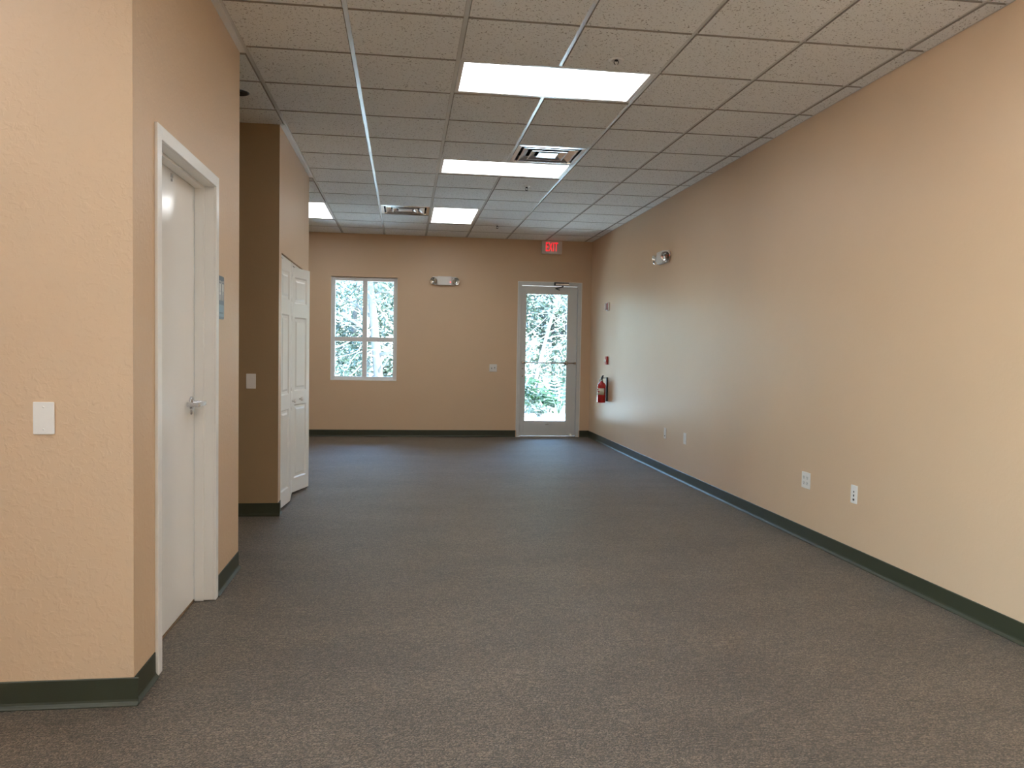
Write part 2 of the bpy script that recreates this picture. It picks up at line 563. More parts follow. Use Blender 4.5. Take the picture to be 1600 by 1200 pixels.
for rx0, rx1, ry0, ry1 in regions:
    c0, c1 = math.floor((rx0 - XA) / T), math.ceil((rx1 - XA) / T)
    r0, r1 = math.floor((ry0 - Y0) / T), math.ceil((ry1 - Y0) / T)
    for c in range(c0, c1):
        for r in range(r0, r1):
            if (c, r) in FIX:
                continue
            x0, x1 = max(rx0 + 0.010, XA + c * T + TE), min(rx1 - 0.016, XA + (c + 1) * T - TE)
            y0, y1 = max(ry0 + 0.016, Y0 + r * T + TY), min(ry1 - 0.016, Y0 + (r + 1) * T - TY)
            if x1 - x0 < 0.02 or y1 - y0 < 0.02:
                continue
            b = 0.0015
            z0, z1 = ZC - TB, ZC + 0.01
            vs = [(x0, y0, z1), (x1, y0, z1), (x1, y1, z1), (x0, y1, z1),
                  (x0, y0, z0 + b), (x1, y0, z0 + b), (x1, y1, z0 + b), (x0, y1, z0 + b),
                  (x0 + b, y0 + b, z0), (x1 - b, y0 + b, z0), (x1 - b, y1 - b, z0), (x0 + b, y1 - b, z0)]
            fs = [(0, 1, 2, 3), (8, 11, 10, 9)]
            for k in range(4):
                n = (k + 1) % 4
                fs += [(k, n, 4 + n, 4 + k), (4 + k, 4 + n, 8 + n, 8 + k)]
            tiles.add(vs, fs)
    # grid strips, cut where a fixture spans them
    for c in range(c0, c1 + 1):
        x = XA + c * T
        if not (rx0 - 0.01 < x < rx1 - 0.02):
            continue
        for r in range(r0, r1):
            if (c - 1, r) in FIX and (c, r) in FIX and any(a <= c - 1 and c < b_ and p <= r < q for a, b_, p, q in lights):
                continue
            y0, y1 = max(ry0, Y0 + r * T), min(ry1, Y0 + (r + 1) * T)
            if y1 > y0:
                grid.box(x - 0.012, x + 0.012, y0, y1, ZC - 0.0005, ZC + 0.008)
    for r in range(r0, r1 + 1):
        y = Y0 + r * T
        if not (ry0 + 0.02 < y < ry1 - 0.02):
            continue
        for c in range(c0, c1):
            if (c, r) in FIX and (c, r - 1) in FIX and any(p < r < q and a <= c < b_ for a, b_, p, q in lights):
                continue
            x0, x1 = max(rx0, XA + c * T), min(rx1, XA + (c + 1) * T)
            if x1 > x0:
                grid.box(x0, x1, y - 0.012, y + 0.012, ZC, ZC + 0.008)
ceil = struct(tiles.build('ceiling', M_TILE), 'suspended ceiling of pitted white square tiles', 'ceiling')
ceil.data.materials.append(M_TILE_EDGE)      # tile sides coloured darker to stand in for shade in the gaps
ceil.data.polygons.foreach_set('material_index', [0, 0, 1, 1, 1, 1, 1, 1, 1, 1] * (len(ceil.data.polygons) // 10))
grid.build('ceiling_grid', M_GRID, ceil)

def angle_trim(name, x0, x1, y0, y1, label, z=ZC - 0.004):
    return struct(box(x0, x1, y0, y1, z, z + 0.010).build(name, M_GRID), label, 'trim')
angle_trim('trim_1', XL + 0.0005, XL + 0.036, YL0, YL1, 'white metal edge strip where the ceiling meets the wall over the white door')
angle_trim('trim_2', XL + 0.0005, XL + 0.036, YA, YC, 'white metal edge strip where the ceiling meets the wall over the closet')
angle_trim('trim_3', XR - 0.022, XR - 0.0005, YB, YF, 'white metal edge strip along the top of the right wall')
angle_trim('trim_4', XFL, XR - 0.023, YF - 0.022, YF - 0.0005, 'white metal edge strip along the top of the far wall')
angle_trim('trim_5', XAL, XL - 0.0005, YA - 0.022, YA - 0.0005, 'white metal edge strip over the dim recess wall')

# ------------------------------------------------------------------ ceiling lights
def make_light(cols, rows, name, label, at):
    w, d = cols * T, rows * T
    t = thing(name, label, 'ceiling light', at, group='ceiling light panels')
    g = 0.014
    fr = 0.026
    m = MB()
    x0, x1, y0, y1 = -w / 2 + g, w / 2 - g, -d / 2 + g, d / 2 - g
    za, zb = -0.004, 0.010
    m.box(x0, x1, y0, y0 + fr, za, zb)
    m.box(x0, x1, y1 - fr, y1, za, zb)
    m.box(x0, x0 + fr, y0 + fr, y1 - fr, za, zb)
    m.box(x1 - fr, x1, y0 + fr, y1 - fr, za, zb)
    m.build('frame', M_FIXT, t, 0.002)
    box(x0 + fr, x1 - fr, y0 + fr, y1 - fr, 0.001, 0.008).build('lens', M_LENS, t)
    box(x0 + 0.01, x1 - 0.01, y0 + 0.01, y1 - 0.01, 0.0105, 0.10).build('housing', M_FIXT, t)
    return t
def cell_mid(c0, c1, r0, r1):
    return (XA + (c0 + c1) / 2 * T, Y0 + (r0 + r1) / 2 * T, ZC)
L_long = make_light(2, 1, 'ceiling_light', 'glowing ceiling light panel nearest the camera, largest in the photo', cell_mid(*lights[0]))
dup(L_long, cell_mid(*lights[1]), 'glowing ceiling light panel touching the larger silver air vent, second from the camera')
L_deep = make_light(1, 2, 'ceiling_light', 'small far glowing ceiling light panel right of the little silver vent', cell_mid(*lights[2]))
dup(L_deep, cell_mid(*lights[3]), 'far left glowing ceiling light panel, cut off by the closet wall')
for k, a in enumerate(lights[4:]):
    o = dup(L_long, cell_mid(*a), 'added ceiling light panel out of view, brightening the near walls and door')
    o['group'] = 'added ceiling light panels out of view'

# ------------------------------------------------------------------ air vents
def make_vent(label, at):
    t = thing('air_vent', label, 'air vent', at, group='silver ceiling air vents')
    h = T / 2 - 0.014
    def ring(a, za, b, zb, th=0.0015):
        """flared square ring from half-size a at za to half-size b at zb"""
        m = MB()
        vs = []
        for s, z in ((a, za), (b, zb), (b, zb + th), (a, za + th)):
            vs += [(-s, -s, z), (s, -s, z), (s, s, z), (-s, s, z)]
        fs = []
        for i in range(4):
            j = (i + 1) % 4
            for k in range(4):
                n = (k + 1) % 4
                fs.append((i * 4 + k, i * 4 + n, j * 4 + n, j * 4 + k))
        return m.add(vs, fs)
    fm = ring(h, -0.004, h - 0.034, -0.006)
    lip = ring(h - 0.034, -0.006, h - 0.036, 0.006)
    fm.add(lip.v, lip.f)
    fm.build('frame', M_VENT, t)
    for a, b, za, zb in ((0.228, 0.172, -0.008, 0.016), (0.150, 0.104, -0.008, 0.012)):
        c1 = ring(a, za, b, zb)
        l1 = ring(a + 0.006, za - 0.001, a - 0.004, za - 0.002)
        c1.add(l1.v, l1.f)
        c1.build('cone', M_VENT, t)
    MB().prism(rrect(0.168, 0.168, 0.006), 'z', -0.006, -0.003).build('centre_panel', M_STEEL, t)
    d = MB()
    d.box(-h + 0.03, h - 0.03, -h + 0.03, h - 0.03, 0.085, 0.09)
    d.box(-h + 0.02, -h + 0.03, -h + 0.03, h - 0.03, 0.05, 0.09)
    d.box(h - 0.03, h - 0.02, -h + 0.03, h - 0.03, 0.05, 0.09)
    d.box(-h + 0.03, h - 0.03, -h + 0.02, -h + 0.03, 0.05, 0.09)
    d.box(-h + 0.03, h - 0.03, h - 0.03, h - 0.02, 0.05, 0.09)
    d.build('duct', M_DUCT, t)
    for sx, sy in ((1, 1), (1, -1), (-1, 1), (-1, -1)):
        MB().tube([(sx * 0.075, sy * 0.075, -0.002), (sx * 0.104, sy * 0.104, 0.014), (sx * 0.172, sy * 0.172, 0.018), (sx * 0.24, sy * 0.24, 0.06)], 0.004, 6).build('bracket', M_STEEL, t)
    return t
V = make_vent('larger shiny silver air vent in the ceiling against the second light panel', cell_mid(*vents[0]))
dup(V, cell_mid(*vents[1]), 'smaller far shiny silver air vent left of the far light panel')

# ------------------------------------------------------------------ sprinklers
def make_sprinkler(label, x, y, cup):
    t = thing('fire_sprinkler', label, 'sprinkler', (x, y, ZC - TB), group='ceiling fire sprinklers')
    m = MB()
    if cup:
        m.lathe([(0.030, 0.004), (0.046, 0.004), (0.046, -0.002), (0.040, -0.006), (0.030, -0.006), (0.024, 0.003)], 28)
    else:
        m.lathe([(0.010, 0.004), (0.036, 0.004), (0.036, -0.001), (0.026, -0.007), (0.012, -0.008)], 24)
    m.build('escutcheon', M_FIXT, t)
    dz = 0.012 if cup else 0.0
    s = MB()
    s.lathe([(0.009, 0.003), (0.011, -0.008 + dz), (0.011, -0.016 + dz), (0.006, -0.020 + dz)], 12)
    for sx in (-1, 1):
        s.tube([(sx * 0.009, 0, -0.014 + dz), (sx * 0.014, 0, -0.028 + dz), (sx * 0.004, 0, -0.042 + dz)], 0.0025, 6)
    s.build('body', M_DARK, t)
    d = MB().lathe([(0.004, -0.040 + dz), (0.017, -0.044 + dz), (0.018, -0.046 + dz), (0.004, -0.047 + dz)], 16)
    d.build('deflector', M_FIXT if cup else M_DARK, t)
    return t
make_sprinkler('round white recessed sprinkler beside the nearest light panel', 1.200, 4.566, True)
make_sprinkler('small sprinkler hanging just past the second light panel', 1.228, 8.17, False)
make_sprinkler('small dark sprinkler hanging near the far wall, in line with the EXIT sign', 1.224, 10.76, False)
t = thing('recessed_downlight', 'dark round unlit ceiling fitting over the side recess, half hidden by the wall', 'ceiling light', (-1.125, 5.60, ZC - TB))
MB().lathe([(0.055, 0.004), (0.070, 0.003), (0.070, -0.002), (0.060, -0.006), (0.052, -0.003)], 28).build('trim_ring', M_BLACK, t)
MB().lathe([(0.002, 0.001), (0.052, 0.001), (0.052, -0.001), (0.03, -0.003), (0.002, -0.003)], 28).build('reflector', M_DARK, t)

# ------------------------------------------------------------------ door 1: white restroom door
d1 = thing('door_1', 'plain white door in a white frame on the left, with a lever handle', 'door', (XL, (RD0 + RD1) / 2, 0), LW, kind='structure')
W = (RD1 - RD0) / 2           # local x runs along +Y, -y is into the room
fw = 0.055
fr = MB()
FO = -0.013                    # face of the frame in front of the wall
for s in (-1, 1):
    a, b = s * W, s * (W - fw)
    x0, x1 = min(a, b), max(a, b)
    fr.box(x0, x1, FO, 0.0, 0.0015, RDZ)
    fr.box(min(s * (W - fw), s * (W - fw + 0.025)), max(s * (W - fw), s * (W - fw + 0.025)), 0.0, 0.138, 0.0015, RDZ - fw + 0.025)
    fr.box(min(s * (W - fw - 0.014), s * (W - fw)), max(s * (W - fw - 0.014), s * (W - fw)), 0.046, 0.092, 0.0015, RDZ - fw)
fr.box(-W + fw, W - fw, FO, 0.0, RDZ - fw, RDZ)
fr.box(-W + fw, W - fw, 0.0, 0.138, RDZ - fw, RDZ - fw + 0.025)
fr.box(-W + fw + 0.014, W - fw - 0.014, 0.046, 0.092, RDZ - fw - 0.014, RDZ - fw)
fr.build('frame', M_WHITE, d1, 0.0025)
leaf = box(-W + fw + 0.004, W - fw - 0.004, 0.094, 0.136, 0.012, RDZ - fw - 0.004).build('door_leaf', M_DOOR, d1, 0.002)
ly = 4.168 - (RD0 + RD1) / 2   # handle position along the door
rot_out = Matrix.Translation((ly, 0.094, 1.033)) @ Matrix.Rotation(PI / 2, 4, 'X')
h = MB().lathe([(0.033, 0.0), (0.033, 0.006), (0.029, 0.010), (0.016, 0.012), (0.011, 0.016), (0.011, 0.060)], 24, rot_out)
h.build('rose', M_STEEL, leaf)
lv = MB()
lv.box(ly - 0.115, ly + 0.014, 0.020, 0.036, 1.022, 1.044)
lv.box(ly - 0.131, ly - 0.115, 0.020, 0.082, 1.022, 1.044)
lv.build('lever_handle', M_STEEL, leaf, 0.004, 3)
MB().lathe([(0.012, 0.0), (0.012, 0.004), (0.010, 0.006)], 16, Matrix.Translation((ly, 0.094, 0.985)) @ Matrix.Rotation(PI / 2, 4, 'X')).build('lock_turn', M_STEEL, leaf)
hx = 3.829 - (RD0 + RD1) / 2
hk = MB().box(hx - 0.010, hx + 0.010, 0.088, 0.094, 2.086, 2.104).box(hx - 0.006, hx + 0.006, 0.088, 0.094, 2.068, 2.080)
hk.build('hook_plate', M_STEEL, leaf)
box(-W + fw, W - fw, 0.092, 0.138, 0.001, 0.008).build('threshold', M_WOOD, d1)

# restroom sign on the wall past the frame
t = thing('restroom_sign', 'slate blue restroom sign with white figures, beside the white door frame', 'sign', (XL, 4.368, 1.464), LW)
pl = MB()
pl.prism(rrect(0.136, 0.226, 0.012, 0, 0.113), 'y', -0.008, -0.0005)
pl.build('sign_plate', M_SIGN, t)
def figure(cx, skirt):
    m = MB()
    mt = Matrix.Translation((cx, -0.0083, 0.196)) @ Matrix.Rotation(PI / 2, 4, 'X')
    m.lathe([(0.0065, 0.0), (0.0065, 0.0012)], 16, mt)
    body = [(-0.013, 0.186), (0.013, 0.186), (0.014, 0.148), (0.009, 0.148)]
    body += [(0.016, 0.128), (-0.016, 0.128)] if skirt else [(0.009, 0.128), (-0.009, 0.128)]
    body += [(-0.009, 0.148), (-0.014, 0.148)]
    m.prism([(cx + u, w) for u, w in body], 'y', -0.0093, -0.0082)
    for s in (-1, 1):
        m.prism([(cx + s * 0.002, 0.129), (cx + s * 0.0075, 0.129), (cx + s * 0.0075, 0.098), (cx + s * 0.002, 0.098)], 'y', -0.0093, -0.0082)
    return m
figure(-0.030, True).build('pictogram', M_PLATE, t)
figure(0.036, False).build('pictogram', M_PLATE, t)
box(-0.004, 0.004, -0.0092, -0.0082, 0.098, 0.200).build('divider', M_PLATE, t)
pb = MB().prism(rrect(0.118, 0.062, 0.006, 0, 0.044), 'y', -0.0092, -0.0082)
pb.build('lower_band', M_SIGN2, t)
box(-0.035, 0.035, -0.0100, -0.0090, 0.028, 0.036).build('dark_bar', M_SIGN, t)

# ------------------------------------------------------------------ door 2: folding closet doors
d2 = thing('door_2', 'white folding closet doors with moulded panels, slightly open', 'door', (XL, 7.23, 0), 0.0, kind='structure')
def bifold_leaf(p, q, name='bifold_leaf'):
    """moulded leaf between two plan points (world x, y); panel side to the right hand going p -> q"""
    p, q = Vector((p[0] - XL, p[1] - 7.23, 0)), Vector((q[0] - XL, q[1] - 7.23, 0))
    L = (q - p).length - 0.004
    ang = math.atan2(q.y - p.y, q.x - p.x)
    z0, z1 = 0.022, 2.030
    th = 0.034
    st = 0.058
    panels = [(0.145, 0.810), (0.930, 1.590), (1.710, 1.945)]
    m = MB()
    yb, yf = 0.0, -th
    # panelled slab: outer frame as boxes, panels as recessed raised fields
    m.box(0.002, st, yf, yb, z0, z1)
    m.box(L - st, L, yf, yb, z0, z1)
    zz = z0
    for a, b in panels:
        m.box(st, L - st, yf, yb, zz, a)
        zz = b
    m.box(st, L - st, yf, yb, zz, z1)
    for a, b in panels:
        x0, x1 = st, L - st
        e, r = 0.012, 0.030
        yr = yf + 0.009
        vs, fs = [], []
        loops = [(0, yf), (e, yr), (r, yr - 0.001), (r + 0.016, yf + 0.002)]
        for o_, y in loops:
            vs += [(x0 + o_, y, a + o_), (x1 - o_, y, a + o_), (x1 - o_, y, b - o_), (x0 + o_, y, b - o_)]
        for i in range(3):
            for k in range(4):
                n = (k + 1) % 4
                fs.append((i * 4 + k, i * 4 + n, i * 4 + 4 + n, i * 4 + 4 + k))
        fs.append((12, 13, 14, 15))
        m.add(vs, fs)
        m.box(x0, x1, yf + 0.012, yb, a, b)
    o = m.build(name, M_BIFOLD, d2)
    o.location = p
    o.rotation_euler = (0, 0, ang)
    return o
XP = XL - 0.044
P0, P1, P2 = (XP, 6.492), (XL - 0.010, 6.862), (XP - 0.004, 7.232)
P3, P4, P5 = (XP - 0.008, 7.238), (XL + 0.056, 7.598), (XP - 0.008, 7.968)
bifold_leaf(P0, P1)
l2 = bifold_leaf(P1, P2)
l3 = bifold_leaf(P3, P4)
bifold_leaf(P4, P5)
def knob(leafobj, x, z):
    mt = Matrix.Translation((x, -0.034, z)) @ Matrix.Rotation(PI / 2, 4, 'X')
    MB().lathe([(0.007, 0.0), (0.007, 0.012), (0.015, 0.020), (0.017, 0.028), (0.012, 0.034), (0.003, 0.036)], 16, mt).build('knob', M_PLATE, leafobj)
knob(l2, 0.345, 0.845)
knob(l3, 0.165, 0.855)
tr = MB()
ya_, yb_2 = BF0 - 7.23 + 0.011, BF1 - 7.23 - 0.011
tr.box(-0.056, -0.053, ya_, yb_2, 2.034, 2.054)
tr.box(-0.008, -0.005, ya_, yb_2, 2.034, 2.054)
tr.box(-0.056, -0.005, ya_, yb_2, 2.052, 2.055)
tr.build('track', M_FIXT, d2)
jb = MB()
jb.box(-0.118, -0.002, BF0 - 7.23 + 0.0005, BF0 - 7.23 + 0.010, 0.002, BFZ - 0.002)
jb.box(-0.118, -0.002, BF1 - 7.23 - 0.010, BF1 - 7.23 - 0.0005, 0.002, BFZ - 0.002)
jb.build('jamb', M_WALL, d2)
for y in (6.56, 7.17):
    box(-0.045, -0.012, y - 7.23 - 0.025, y - 7.23 + 0.025, 2.0305, 2.040).build('pivot_bracket', M_DARK, d2)

# ------------------------------------------------------------------ window 1
w1 = thing('window_1', 'white four-pane window in the far wall, looking out on bright trees', 'window', ((WX0 + WX1) / 2, YF, WZ0), 0, kind='structure')
ww, wh = (WX1 - WX0) / 2, WZ1 - WZ0
m = MB()
y0, y1 = 0.045, 0.140
f_ = 0.058
m.box(-ww + 0.001, -ww + f_, y0, y1, 0.001, wh - 0.001)
m.box(ww - f_, ww - 0.001, y0, y1, 0.001, wh - 0.001)
m.box(-ww + f_, ww - f_, y0, y1, 0.001, f_)
m.box(-ww + f_, ww - f_, y0, y1, wh - f_, wh - 0.001)
m.build('window_frame', M_VINYL, w1, 0.003)
zr = 1.459 - WZ0
mm = MB()
mm.box(-ww + f_, ww - f_, y0 + 0.006, y1 - 0.01, zr - 0.034, zr + 0.034)
mm.box(-0.026, 0.042, y0 + 0.012, y1 - 0.014, f_, zr - 0.034)
mm.box(-0.026, 0.042, y0 + 0.012, y1 - 0.014, zr + 0.034, wh - f_)
mm.build('muntin', M_VINYL, w1, 0.002)
for xa, xb in ((-ww + f_, -0.026), (0.042, ww - f_)):
    for za, zb in ((f_, zr - 0.034), (zr + 0.034, wh - f_)):
        box(xa, xb, 0.104, 0.108, za, zb).build('pane', M_GLASS, w1)
rt = MB()
rt.box(-ww + 0.0005, -ww + 0.008, 0.0005, 0.045, 0.0085, wh - 0.0085)
rt.box(ww - 0.008, ww - 0.0005, 0.0005, 0.045, 0.0085, wh - 0.0085)
rt.box(-ww + 0.0005, ww - 0.0005, -0.004, 0.045, 0.0005, 0.0085)
rt.build('window_return', M_WHITE, w1)

# ------------------------------------------------------------------ door 3: glass exit door
d3 = thing('door_3', 'glazed grey white exit door in the far wall under the EXIT sign', 'door', ((DX0 + DX1) / 2, YF, 0), 0, kind='structure')
dw = (DX1 - DX0) / 2
jw = 0.050
m = MB()
m.box(-dw + 0.001, -dw + jw, -0.006, 0.110, 0.0015, DZ1 - 0.001)
m.box(dw - jw, dw - 0.001, -0.006, 0.110, 0.0015, DZ1 - 0.001)
m.box(-dw + jw, dw - jw, -0.006, 0.110, DZ1 - 0.052, DZ1 - 0.001)
m.box(-dw + jw, -dw + jw + 0.012, 0.074, 0.110, 0.0015, DZ1 - 0.052)
m.box(dw - jw - 0.012, dw - jw, 0.074, 0.110, 0.0015, DZ1 - 0.052)
m.build('frame', M_ALU, d3, 0.003)
ed = MB()
ed.box(dw + 0.0005, dw + 0.010, -0.010, -0.0005, 0.104, DZ1 + 0.010)
ed.box(-dw - 0.010, -dw - 0.0005, -0.010, -0.0005, 0.104, DZ1 + 0.010)
ed.box(-dw - 0.0005, dw + 0.0005, -0.010, -0.0005, DZ1 + 0.0005, DZ1 + 0.010)
ed.build('corner_bead', M_WHITE, d3)
cxd = (DX0 + DX1) / 2
gx0, gx1, gz0, gz1 = 1.836 - cxd, 2.502 - cxd, 0.236, 2.218
lx0, lx1 = -dw + jw + 0.004, dw - jw - 0.004
m = MB()
ya, yb_ = 0.026, 0.070
m.box(lx0, gx0, ya, yb_, 0.016, DZ1 - 0.056)
m.box(gx1, lx1, ya, yb_, 0.016, DZ1 - 0.056)
m.box(gx0, gx1, ya, yb_, 0.016, gz0)
m.box(gx0, gx1, ya, yb_, gz1, DZ1 - 0.056)
leaf3 = m.build('door_leaf', M_ALU, d3, 0.003)
box(gx0, gx1, 0.046, 0.051, gz0, gz1).build('glass', M_GLASS, leaf3)
bd = MB()
for s in (0, 1):
    xx = (gx0, gx0 + 0.012) if s == 0 else (gx1 - 0.012, gx1)
    bd.box(*xx, 0.030, 0.046, gz0 + 0.012, gz1 - 0.012)
bd.box(gx0, gx1, 0.030, 0.046, gz0, gz0 + 0.012)
bd.box(gx0, gx1, 0.030, 0.046, gz1 - 0.012, gz1)
bd.build('glazing_bead', M_ALU, leaf3)
pbm = MB()
pbm.tube([(lx0 + 0.03, -0.030, 1.150), (lx1 - 0.03, -0.030, 1.150)], 0.010, 10)
pb_ = pbm.build('push_bar', M_STEEL, leaf3)
for x in (lx0 + 0.03, lx1 - 0.03):
    MB().box(x - 0.016, x + 0.016, -0.038, 0.0255, 1.132, 1.168).build('bar_bracket', M_STEEL, pb_, 0.003)
MB().lathe([(0.034, 0.0), (0.034, 0.010), (0.026, 0.016), (0.004, 0.018)], 20, Matrix.Translation((gx1 - 0.028, -0.026, 1.150)) @ Matrix.Rotation(-PI / 2, 4, 'X')).build('round_boss', M_STEEL, pb_)
lk = MB()
for z in (1.06, 0.945):
    lk.lathe([(0.014, 0.0), (0.014, 0.006), (0.010, 0.010)], 16, Matrix.Translation((lx0 + 0.032, 0.026, z)) @ Matrix.Rotation(PI / 2, 4, 'X'))
lk.build('lock_cylinder', M_STEEL, leaf3)
box(-0.030, 0.022, 0.022, 0.026, 0.190, 0.200).build('maker_plate', M_STEEL, leaf3)
box(lx0, lx1, 0.0, 0.100, 0.001, 0.012).build('threshold', M_STEEL, d3)
cl = MB().box(2.262 - cxd, 2.492 - cxd, -0.052, -0.0065, 2.338, 2.388).build('door_closer', M_BRONZE, d3, 0.004)
box(2.285 - cxd, 2.490 - cxd, -0.0545, -0.0525, 2.342, 2.368).build('cover_plate', M_MIRROR, cl)
ca = MB()
ca.tube([(2.400 - cxd, -0.030, 2.337), (2.400 - cxd, -0.030, 2.318)], 0.012, 10)
ca.tube([(2.400 - cxd, -0.034, 2.322), (2.285 - cxd, -0.046, 2.290)], 0.010, 8)
ca.tube([(2.285 - cxd, -0.046, 2.290), (2.36 - cxd, 0.022, 2.276)], 0.008, 8)
ca.build('closer_arm', M_BRONZE, cl)
MB().lathe([(0.020, 0.0), (0.020, 0.006), (0.014, 0.012)], 16, Matrix.Translation((lx1 - 0.07, 0.026, 0.030)) @ Matrix.Rotation(PI / 2, 4, 'X')).build('door_stop', M_PLATE, leaf3)

# ------------------------------------------------------------------ EXIT sign
ex, ez0, ez1 = 2.215, 2.819, 3.014
t = thing('exit_sign', 'white EXIT sign with lit red letters above the glass door', 'sign', (ex, YF, ez0))
hsg = box(-0.157, 0.157, -0.050, -0.0005, 0.0, ez1 - ez0).build('housing', M_PLATE2, t, 0.006)
def text_mesh(name, body, size, mat, parent, loc, depth=0.002, xscale=1.0, bold=0.0):
    cu = bpy.data.curves.new(name, 'FONT')
    cu.body = body
    cu.size = size
    cu.extrude = depth
    cu.offset = bold
    cu.space_character = 1.12
    cu.align_x = 'CENTER'
    cu.align_y = 'CENTER'
    tmp = bpy.data.objects.new(name, cu)
    COL.objects.link(tmp)
    dg = bpy.context.evaluated_depsgraph_get()
    me = bpy.data.meshes.new_from_object(tmp.evaluated_get(dg))
    bpy.data.objects.remove(tmp)
    me.transform(Matrix.Rotation(PI / 2, 4, 'X') @ Matrix.Diagonal((xscale, 1, 1, 1)))
    me.materials.clear()
    me.materials.append(mat)
    o = bpy.data.objects.new(name, me)
    COL.objects.link(o)
    o.parent = parent
    o.location = loc
    return o
text_mesh('letters', 'EXIT', 0.192, M_EXIT, t, (-0.004, -0.0515, 0.098), 0.0015, 0.45, 0.0)

# ------------------------------------------------------------------ emergency lights
def make_emergency(label, at, rz, yaw, led):
    t = thing('emergency_light', label, 'emergency light', at, rz, 'twin-head emergency lights')
    b = MB()
    b.prism([(-0.105, -0.066), (0.105, -0.066), (0.105, 0.066), (-0.105, 0.066)], 'y', -0.062, -0.0005)
    b.prism([(-0.216, 0.012), (-0.150, -0.066), (0.150, -0.066), (0.216, 0.012), (0.175, 0.062), (-0.175, 0.062)], 'y', -0.028, -0.0005)
    b.build('housing', M_PLATE2, t, 0.006)
    for s in (-1, 1):
        mt = Matrix.Translation((s * 0.158, -0.028, 0.0)) @ Matrix.Rotation(math.radians(s * yaw), 4, 'Z') @ Matrix.Rotation(PI / 2, 4, 'X') @ Matrix.Rotation(math.radians(10), 4, 'X')
        hd = MB().lathe([(0.030, 0.0), (0.046, 0.012), (0.056, 0.034), (0.056, 0.042), (0.052, 0.042), (0.050, 0.036), (0.034, 0.020), (0.004, 0.012)], 24, mt)
        ho = hd.build('lamp_head', M_MIRROR, t)
        MB().lathe([(0.007, 0.012), (0.009, 0.026), (0.003, 0.032)], 12, mt).build('bulb', M_CLEAR, ho)
        MB().lathe([(0.050, 0.040), (0.044, 0.046), (0.02, 0.050), (0.002, 0.051)], 24, mt).build('lens', M_CLEAR, ho)
    MB().lathe([(0.005, 0.0), (0.005, 0.004), (0.002, 0.006)], 10, Matrix.Translation(led) @ Matrix.Rotation(PI / 2, 4, 'X')).build('indicator_lamp', M_LED, t)
    return t
make_emergency('white twin-head emergency light on the far wall between window and door', (0.585, YF, 2.362), 0, 14, (0.088, -0.062, -0.02))
make_emergency('twin-head emergency light high on the right wall, showing a red indicator', (XR, 8.585, 2.392), RW, 48, (0.212, -0.014, 0.004))

# ------------------------------------------------------------------ plates, switches, outlets
def plate(name, label, cat, at, rz, w, h, group=None, mat=None):
    t = thing(name, label, cat, at, rz, group)
    m = MB()
    # slightly crowned cover plate
    m.prism(rrect(w, h, 0.004), 'y', -0.006, -0.0005)
    m.build('cover_plate', mat or M_PLATE, t, 0.002)
    return t
def screws(t, pts):
    for x, z in pts:
        mt = Matrix.Translation((x, -0.006, z)) @ Matrix.Rotation(PI / 2, 4, 'X')
        MB().lathe([(0.0032, 0.0), (0.0032, 0.0008), (0.001, 0.0012)], 10, mt).build('screw', M_PLATE2, t)
t = plate('blank_plate', 'blank white wall plate at the left edge of the photo', 'wall plate', (-1.272, YL0, 1.054), 0, 0.072, 0.116, 'blank wall plates')
screws(t, [(0, 0.040), (0, -0.040)])
t = plate('blank_plate', 'small grey plate on the dim recess wall', 'wall plate', (-1.176, YA, 1.054), 0, 0.072, 0.116, 'blank wall plates')
screws(t, [(0, 0.040), (0, -0.040)])
t = plate('switch_plate', 'square white switch plate on the far wall left of the glass door', 'light switch', (1.345, YF, 1.058), 0, 0.117, 0.116)
for x, up in ((-0.023, True), (0.023, False)):
    box(x - 0.006, x + 0.006, -0.0066, -0.0058, -0.013, 0.013).build('slot', M_DARK, t)
    tg = MB()
    z = 0.006 if up else -0.006
    tg.prism([(-0.006, z - 0.006), (-0.006, z + 0.006), (-0.018, z + (0.009 if up else -0.004)), (-0.018, z + (0.003 if up else -0.010))], 'x', x - 0.004, x + 0.004)
    tg.build('toggle', M_PLATE, t, 0.001)
screws(t, [(-0.023, 0.030), (-0.023, -0.030), (0.023, 0.030), (0.023, -0.030)])
def port(t, z, w=0.014, h=0.012, mat=None):
    box(-w / 2, w / 2, -0.0072, -0.0058, z - h / 2, z + h / 2).build('port', mat or M_DARK, t, 0.001)
def jack(label, y, z):
    t = plate('data_jack', label, 'wall outlet', (XR, y, z), RW, 0.072, 0.117, 'low plates on the right wall')
    return t
t = jack('low white jack plate nearest the camera on the right wall, with three dark ports', 4.692, 0.446)
port(t, 0.016, 0.010, 0.010)
port(t, -0.008, 0.011, 0.014)
port(t, -0.034, 0.018, 0.013)
screws(t, [(0, 0.048), (0, -0.050)])
t = jack('farthest low white plate on the right wall, with one dark port at the bottom', 8.408, 0.446)
port(t, 0.020, 0.014, 0.012, M_PLATE2)
port(t, 0.000, 0.014, 0.012, M_PLATE2)
port(t, -0.028, 0.018, 0.013)
t = plate('wall_outlet', 'low white plate on the right wall, second farthest from the camera', 'wall outlet', (XR, 7.785, 0.456), RW, 0.074, 0.115, 'low plates on the right wall')
box(-0.0165, 0.0165, -0.0078, -0.006, -0.033, 0.033).build('insert', M_PLATE2, t, 0.001)
screws(t, [(0, 0.047), (0, -0.047)])
t = plate('wall_outlet', 'double-width low white outlet on the right wall, left of the nearest jack plate', 'wall outlet', (XR, 5.305, 0.436), RW, 0.118, 0.116, 'low plates on the right wall')
